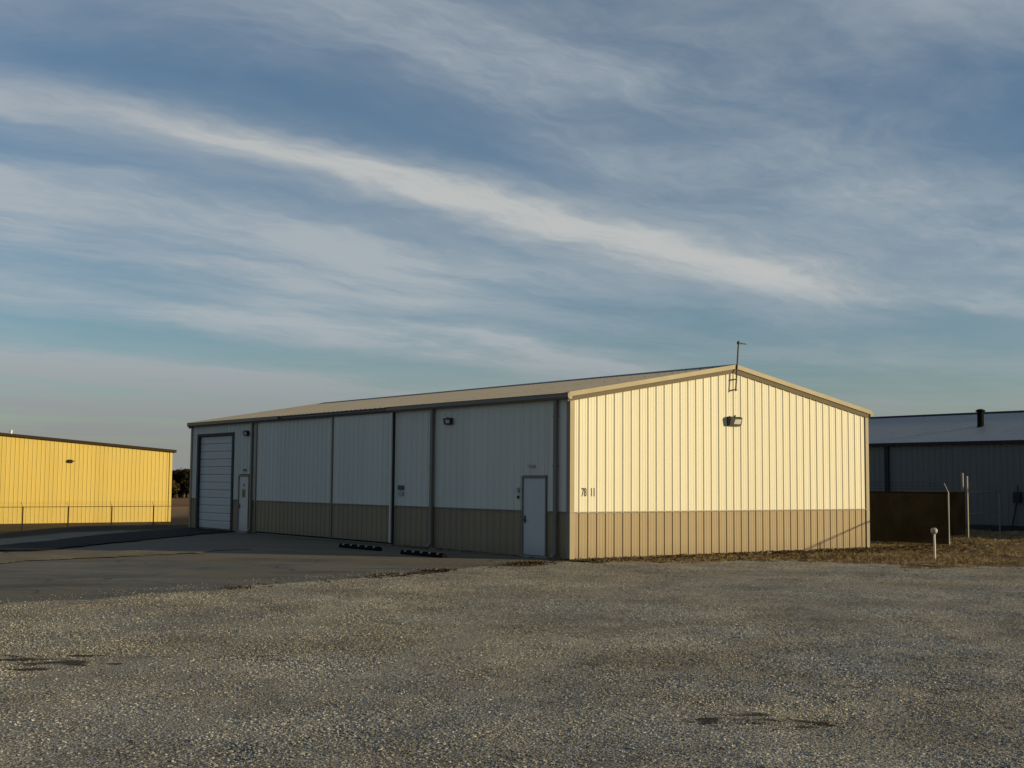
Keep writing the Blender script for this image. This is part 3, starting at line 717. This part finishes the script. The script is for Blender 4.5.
# wheel stops
def wheel_stop(loc, ln, label):
    o = empty('wheel_stop', loc, R(90)); tag(o, label, 'wheel stop', 'rubber wheel stops by the long wall')
    MB().prism([(-ln/2, -.085, 0), (-ln/2, -.075, .045), (-ln/2, -.045, .115), (-ln/2, .045, .115), (-ln/2, .075, .045), (-ln/2, .085, 0)], (ln, 0, 0)).build('body', M['rubber'], o, bevel=.008)
    for k in range(5):
        x = -ln/2 + ln*(.11+.195*k)
        d = .006
        MB().add([(x+dx, y+ny*d, z+nz*d) for dx in (-.05, .05) for y, z, ny, nz in ((.066, .075, .9, .35), (.047, .117, .6, .7), (-.047, .117, -.6, .7), (-.066, .075, -.9, .35))],
                 [(0, 1, 5, 4), (1, 2, 6, 5), (2, 3, 7, 6)]).build('reflector', M['reflector'], o)
wheel_stop((-1.95, 7.25, 0), 2.25, 'black rubber wheel stop in front of the sliding door leaf')
wheel_stop((-2.2, 3.50, 0), 2.05, 'black rubber wheel stop nearer the white corner door')

# marker post in the grass
mp = empty('marker_post', (9.08, -4.53, 0)); tag(mp, 'short white post with a round grey cap standing in brown grass right of the warehouse', 'post')
MB().tube((0, 0, -.05), (-.015, 0, .68), .030, .030, 12).build('post', M['post_white'], mp)
MB().lathe((-.015, 0, .67), [(.04, 0), (.08, .03), (.095, .08), (.088, .125), (.055, .16), (.02, .172)], 16).build('cap', M['sign_grey'], mp, smooth=True)

# ------------------------------------------------------------------ fences
m, t, b, P = material('chain_link'); M['link'] = m
uv = t.new('ShaderNodeUVMap').outputs[0]; ux, uy, _ = t.xyz(uv)
def wire(v): return t.math('LESS_THAN', t.math('FRACT', t.math('DIVIDE', v, .085)), .05)
al = t.math('MAXIMUM', wire(t.math('ADD', ux, uy)), wire(t.math('SUBTRACT', ux, uy)))
b.inputs['Base Color'].default_value = (.10, .095, .085, 1); b.inputs['Roughness'].default_value = .6; b.inputs['Metallic'].default_value = .3
t.put(b.inputs['Alpha'], al)
def screen_mat(name, c0, c1, alpha):
    m, t, b, P = material(name)
    n = t.noise(P, 1.2, 5, .6); wv = t.noise(t.vmath('MULTIPLY', P, (90, 90, 90)), 1, 2)
    t.put(b.inputs['Base Color'], t.mix(t.step(n, .3, .7), c0, c1)); b.inputs['Roughness'].default_value = 1; b.inputs['Specular IOR Level'].default_value = .0
    b.inputs['Alpha'].default_value = alpha
    return m
M['screen'] = screen_mat('brown_windscreen', (.032, .027, .016), (.052, .043, .025), .96)
M['screen_black'] = screen_mat('black_windscreen', (.003, .003, .003), (.006, .0055, .005), 1.0)

def mesh_strip(name, p0, p1, z0, z1, mat, parent, wave=0., nseg=1, g0=0., g1=0.):
    """upright sheet between two posts with UVs in metres"""
    p0 = Vector(p0); p1 = Vector(p1); ln = (p1-p0).length; d = (p1-p0)/ln; nrm = Vector((-d.y, d.x, 0))
    rows = 6 if wave else 1
    vs = []; uvs = []; fs = []
    for i in range(nseg+1):
        for j in range(rows+1):
            s = i/nseg; z = z0+(z1-z0)*j/rows
            q = p0+(p1-p0)*s + nrm*(wave*math.sin(i*1.7+j*.9)*math.sin(i*.53))
            vs.append((q.x, q.y, z+g0+(g1-g0)*s)); uvs.append((ln*s, z))
    for i in range(nseg):
        for j in range(rows):
            a = i*(rows+1)+j; fs.append((a, a+rows+1, a+rows+2, a+1))
    me = bpy.data.meshes.new(name); me.from_pydata(vs, [], fs); ul = me.uv_layers.new(name='UVMap')
    for lp in me.loops: ul.data[lp.index].uv = uvs[lp.vertex_index]
    me.materials.append(mat); return link(bpy.data.objects.new(name, me), parent)

def fence(name, label, pts, ht, sheet_mat, zoff=None, group=None, barb=None, post_mat=None, rail_mat=None, r=.03, wave=0., skip_mesh=(), cat='fence', mid=False):
    """posts at pts (x, y), top rail, mesh; barb = outward horizontal vector of the angled arms"""
    g = [float(terrain(p[0], p[1])) if zoff is None else zoff for p in pts]
    root = empty(name, (pts[0][0], pts[0][1], g[0])); tag(root, label, cat, group)
    o = Vector((-pts[0][0], -pts[0][1], -g[0]))
    loc = lambda p, z: Vector((p[0], p[1], z))+o
    pm = post_mat or M['galv']; rm = rail_mat or M['galv_dull']
    for p, gz_ in zip(pts, g):
        mb = MB().tube(loc(p, gz_-.1), loc(p, gz_+ht+.03), r, r, 10)
        if barb: mb.tube(loc(p, gz_+ht+.02), loc((p[0]+barb[0], p[1]+barb[1]), gz_+ht+.32), .014, .01, 6)
        mb.build('post', pm, root)
    for i in range(len(pts)-1):
        a, c = pts[i], pts[i+1]
        MB().tube(loc(a, g[i]+ht), loc(c, g[i+1]+ht), .021, .021, 8).build('top_rail', rm, root)
        if mid: MB().tube(loc(a, g[i]+ht*.52), loc(c, g[i+1]+ht*.52), .018, .018, 8).build('middle_rail', rm, root)
        if barb:
            wb = MB()
            for k in (1/3, 2/3, 1.): 
                q = lambda p: (p[0]+barb[0]*k*.97, p[1]+barb[1]*k*.97)
                wb.tube(loc(q(a), g[i]+ht+.02+.3*k), loc(q(c), g[i+1]+ht+.02+.3*k), .005, .005, 4)
            wb.build('barbed_wire', rm, root)
        n = max(1, int((Vector(c)-Vector(a)).length/.25)) if wave else 1
        mesh_strip('mesh_panel', loc(a, 0).to_2d().to_3d(), loc(c, 0).to_2d().to_3d(), .05, ht, sheet_mat, root, wave, n, g[i]-g[0], g[i+1]-g[0])
    return root
fence('screened_fence', 'chain link fence covered in brown windscreen beside the warehouse corner', [(15.8, 19.5), (15.8, 15.5), (15.8, 11.5), (15.8, 7.3), (15.8, 3.1), (15.85, -.45)], 1.74, M['screen'], barb=(-.20, .02), wave=.02, rail_mat=M['flat_black'], post_mat=M['galv'], r=.021)
# open gate leaf in black cloth hanging from the twin gate posts
gl = empty('gate_leaf', (21.5, 2.65, 0)); tag(gl, 'swung open gate leaf covered in black cloth behind the pale leaning post', 'gate')
a = Vector((0, 0, 0)); c = Vector((-5.2, -1.0, 0))
MB().tube(a+Vector((0, 0, .12)), a+Vector((0, 0, 1.76)), .024).tube(c+Vector((0, 0, .12)), c+Vector((0, 0, 1.76)), .024).tube(a+Vector((0, 0, 1.76)), c+Vector((0, 0, 1.76)), .022).tube(a+Vector((0, 0, .12)), c+Vector((0, 0, .12)), .022).build('frame', M['flat_black'], gl)
mesh_strip('cloth', a, c, .12, 1.76, M['screen_black'], gl, .02, 20)
for (x, y, h) in ((21.85, 2.95, 2.42), (21.6, 2.6, 2.30)):
    o = MB().tube((0, 0, -.1), (0, 0, h), .045, .045, 12).lathe((0, 0, h), [(.05, 0), (.045, .03), (.01, .05)]).build('gate_post', M['galv_dull'], loc=(x, y, 0))
    tag(o, 'taller steel gate post of the close pair left of the open yard' if h > 2.4 else 'shorter steel gate post of the close pair left of the open yard', 'gate post', 'twin gate posts')
fence('yard_fence', 'thin chain link yard fence with a middle rail before the dark grey building', [(22.2, 2.95), (28.6, 5.6)], 1.72, M['link'], post_mat=M['galv_dull'], rail_mat=M['galv_dull'], mid=True, barb=(-.1, -.2))
fence('lot_fence', 'chain link fence just right of the view whose shadow falls on the gable corner', [(15.6, -4.0), (15.65, -6.9), (15.7, -10.0)], 1.72, M['link'])

# ------------------------------------------------------------------ grey building on the right
GX = 29.9; GH = 3.95; GR = 7.0; GL0, GL1 = -7., 31.
gb = empty('grey_warehouse', (GX+GR, 22, 0)); tag(gb, 'dark grey metal warehouse with a low pale roof standing in shade behind the fence', 'warehouse')
goff = Vector((-GX-GR, -22, 0)); gf = lambda o: fin(o, goff)
gf(siding('side_siding', M['grey'], gb, (GX, GL1, 0), (0, -1, 0), (-1, 0, 0), GL1-GL0, .25, GH))
gf(siding('side_siding', M['grey'], gb, (GX+2*GR, GL0, 0), Y_, (1, 0, 0), GL1-GL0, .25, GH))
gr2 = lambda s: GH+.235*min(s, 2*GR-s)
gf(siding('gable_siding', M['grey'], gb, (GX, GL0, 0), X, (0, -1, 0), 2*GR, .25, gr2))
gf(siding('gable_siding', M['grey'], gb, (GX+2*GR, GL1, 0), (-1, 0, 0), (0, 1, 0), 2*GR, .25, gr2))
gf(MB().box(GX-.05, GX+2*GR+.05, GL0-.05, GL1+.05, -.2, .249).build('base', M['grey_dark'], gb))
for sx, x0 in ((-1, GX-.15), (1, GX+2*GR+.15)):
    gf(roof_slope('roof', M['grey_roof'], gb, (x0, GL0-.1, GH+.05-.034), (GX+GR, GL0-.1, GH+.05+.235*GR), Y_, GL1-GL0+.2, .012))
gf(MB().box(GX-.24, GX-.04, GL0-.1, GL1+.1, GH-.13, GH+.02).build('gutter', M['grey_dark'], gb))
gf(MB().prism([(GX+GR-.2, GL0-.1, GH+.05+.235*GR-.01), (GX+GR, GL0-.1, GH+.12+.235*GR), (GX+GR+.2, GL0-.1, GH+.05+.235*GR-.01)], (0, GL1-GL0+.2, 0)).build('ridge_cap', M['grey_dark'], gb))
gf(MB().box(GX-.13, GX-.035, 12.1, 12.32, .1, GH-.14).build('downspout', M['grey_dark'], gb))
vp = gf(MB().tube((GX+3.4, 9.40, GH+.5), (GX+3.4, 9.40, GH+1.55), .155, .155, 14).build('flue_pipe', M['flat_black'], gb))
MB().lathe((GX+3.4, 9.40, GH+1.55), [(.22, 0), (.23, .06), (.10, .13)]).build('rain_cap', M['flat_black'], vp)
MB().lathe((GX+3.4, 9.40, GH+.66), [(.32, 0), (.26, .12), (.165, .20)]).build('flashing', M['flat_black'], vp)
me_ = gf(MB().box(GX-.22, GX-.04, 5.30, 5.62, 1.25, 1.72).tube((GX-.12, 5.5, 1.25), (GX-.12, 5.75, .2), .03).tube((GX-.12, 5.45, 1.72), (GX-.12, 5.45, 2.0), .025).build('meter_box', M['grey_dark'], gb))

# ------------------------------------------------------------------ yellow building far left
YB = 68.; zb = -1.38
yx1 = 16.75; eav = 4.14; sl = .0735; yx0 = yx1-36.; mid = 18.
yb = empty('yellow_warehouse', (yx1-18, YB+20, zb)); tag(yb, 'bright yellow metal warehouse glowing in low sun at the far left', 'warehouse')
yo = Vector((-(yx1-18), -(YB+20), -zb)); yf = lambda o: fin(o, yo)
yr = lambda s: eav+sl*min(s, 36-s)
yf(siding('gable_siding', M['yellow'], yb, (yx0, YB, 0), X, (0, -1, 0), 36., zb+.12, yr))
yf(siding('gable_siding', M['yellow'], yb, (yx1, YB+40, 0), (-1, 0, 0), (0, 1, 0), 36., zb+.12, yr))
yf(siding('side_siding', M['brown_trim'], yb, (yx1, YB, 0), Y_, (1, 0, 0), 40., zb+.12, eav))  # shaded side of the yellow building, its darkness put in by the brown colour
yf(siding('side_siding', M['yellow'], yb, (yx0, YB+40, 0), (0, -1, 0), (-1, 0, 0), 40., zb+.12, eav))
yf(MB().box(yx0-.04, yx1+.04, YB-.04, YB+40.04, zb-.3, zb+.118).build('base', M['brown_trim'], yb))
xr = yx1-18
for x0 in (yx0-.2, yx1+.2): yf(roof_slope('roof', M['grey_roof'], yb, (x0, YB-.15, eav+.05-.2*sl), (xr, YB-.15, eav+.05+18*sl), Y_, 40.3))
for x0 in (yx0-.3, yx1+.3):
    zf = lambda x: eav+.10+sl*(18-abs(x-xr))
    pr = [(0, 0), (.2, 0), (.2, -.2), (0, -.2)]
    A = [(x0, YB-d, zf(x0)+z) for d, z in pr]+[(xr, YB-d, zf(xr)+z) for d, z in pr]
    yf(MB().add(A, [(0, 1, 5, 4), (1, 2, 6, 5), (2, 3, 7, 6), (3, 0, 4, 7), (0, 3, 2, 1), (4, 5, 6, 7)]).build('rake_trim', M['brown_trim'], yb))
yf(MB().box(yx1+.036, yx1+.22, YB-.1, YB+40, eav-.15, eav+.03).build('gutter', M['brown_trim'], yb))
yf(MB().box(yx1-.16, yx1+.04, YB-.05, YB-.034, zb+.12, eav-.12).build('corner_trim', M['yellow'], yb))
yl = empty('wall_light', (9.0, YB-.034, 3.22)); tag(yl, 'small dark wall light high on the yellow wall', 'light')
MB().prism([(-.15, 0, .13), (-.15, -.16, .08), (-.15, -.13, -.08), (-.15, 0, -.13)], (.3, 0, 0)).build('housing', M['brown_trim'], yl)
MB().box(.10, .34, -.16, -.02, -.0, .05).build('arm', M['brown_trim'], yl)
yv = MB().lathe((0, 0, 0), [(.08, -.1), (.08, .26), (.12, .27), (.12, .32), (.03, .36)]).build('roof_vent', M['white'], yb); yv.location = Vector((5.0, YB+.8, eav+.05+sl*(yx1-5.0)))+yo
# fence before the yellow building
FX = [-3., -.1, 2.8, 5.65, 8.5, 11.35, 14.3, 17.2]
fence('boundary_fence', 'long chain link fence on dark posts in front of the yellow building', [(x, 57.5) for x in [-11.2, -8.3, -5.3]+FX], 1.55, M['link'], barb=(-.2, -.2), post_mat=M['brown_trim'], rail_mat=M['brown_trim'], r=.042)

# ------------------------------------------------------------------ far trees and hills
m, t, b, P = material('winter_foliage'); M['leaf'] = m
n = t.noise(P, .35, 4)
oi = t.new('ShaderNodeObjectInfo').outputs['Random']
t.put(b.inputs['Base Color'], t.ramp(t.math('ADD', t.math('MULTIPLY', n, .7), t.math('MULTIPLY', oi, .3)), [(.3, (.018, .016, .009)), (.55, (.040, .032, .016)), (.75, (.075, .05, .022))]))
b.inputs['Roughness'].default_value = .9; b.inputs['Specular IOR Level'].default_value = .1
M['bark'] = paint('bark', (.05, .04, .03), .9, var=.2)
crowns = []; trunks = []
for k in range(4):
    rr = random.Random(40+k); mb = MB(); tk = MB()
    tk.tube((0, 0, -.3), (.1, 0, 1.6), .22, .15, 7)
    cl = []
    for i in range(9):
        a = rr.uniform(0, 6.28); q = Vector((math.cos(a)*rr.uniform(.3, 2.0), math.sin(a)*rr.uniform(.3, 2.0), rr.uniform(1.4, 4.6))); cl.append((q, rr.uniform(.6, 1.25)))
        tk.tube((.1, 0, rr.uniform(.8, 1.6)), q, .07, .02, 5)
    for q, r in cl:
        for j in range(190):
            d = Vector((rr.gauss(0, 1), rr.gauss(0, 1), rr.gauss(0, .8))).normalized()*r*rr.uniform(.35, 1.1)
            p = q+d; u = Vector((rr.uniform(-1, 1), rr.uniform(-1, 1), rr.uniform(-1, 1))).normalized()*rr.uniform(.08, .2); v = u.orthogonal().normalized()*u.length*.6
            mb.add([p-u-v, p+u-v, p+u+v, p-u+v], [(0, 1, 2, 3)])
    me = bpy.data.meshes.new('crown'); me.from_pydata(mb.v, [], mb.f); me.materials.append(M['leaf']); crowns.append(me)
    me = bpy.data.meshes.new('trunk'); me.from_pydata(tk.v, [], tk.f); me.materials.append(M['bark']); trunks.append(me)
rr = random.Random(5)
for i in range(34):
    d = 236+rr.uniform(0, 22); px = 150+i*2.1-8+rr.uniform(-1, 1)
    dr = (fw*F + rt*(px-512)); dr.normalize(); p = CAM.to_2d().to_3d()+dr*d
    o = empty('scrub_tree', (p.x, p.y, float(terrain(p.x, p.y))-.05), rr.uniform(0, 6.28)); s = rr.uniform(.7, 1.05); o.scale = (s*1.3, s*1.3, s)
    tag(o, 'dark winter scrub tree in the far treeline between yellow building and warehouse', 'tree', 'far scrub trees beyond the field')
    link(bpy.data.objects.new('crown', crowns[i % 4]), o); link(bpy.data.objects.new('trunk', trunks[i % 4]), o)
m, t, b, P = material('wooded_hill'); M['hill'] = m
t.put(b.inputs['Base Color'], t.ramp(t.noise(P, .02, 5), [(.3, (.03, .032, .032)), (.7, (.065, .062, .052))])); b.inputs['Roughness'].default_value = 1; b.inputs['Specular IOR Level'].default_value = 0
vs = []; fs = []; N = 240
for i in range(N):
    a = 2*math.pi*i/N
    for r, k in ((1500, -8), (1750, 1), (2100, -10)):
        h = k if k < 0 else 9+4*math.sin(a*5+1)+3*math.sin(a*11)+2*math.sin(a*29)
        vs.append((r*math.cos(a), r*math.sin(a), h))
for i in range(N):
    for k in range(2):
        a = i*3+k; c = ((i+1) % N)*3+k; fs.append((a, c, c+1, a+1))
h = MB().add(vs, fs).build('hills', M['hill'], smooth=True); tag(h, kind='structure')
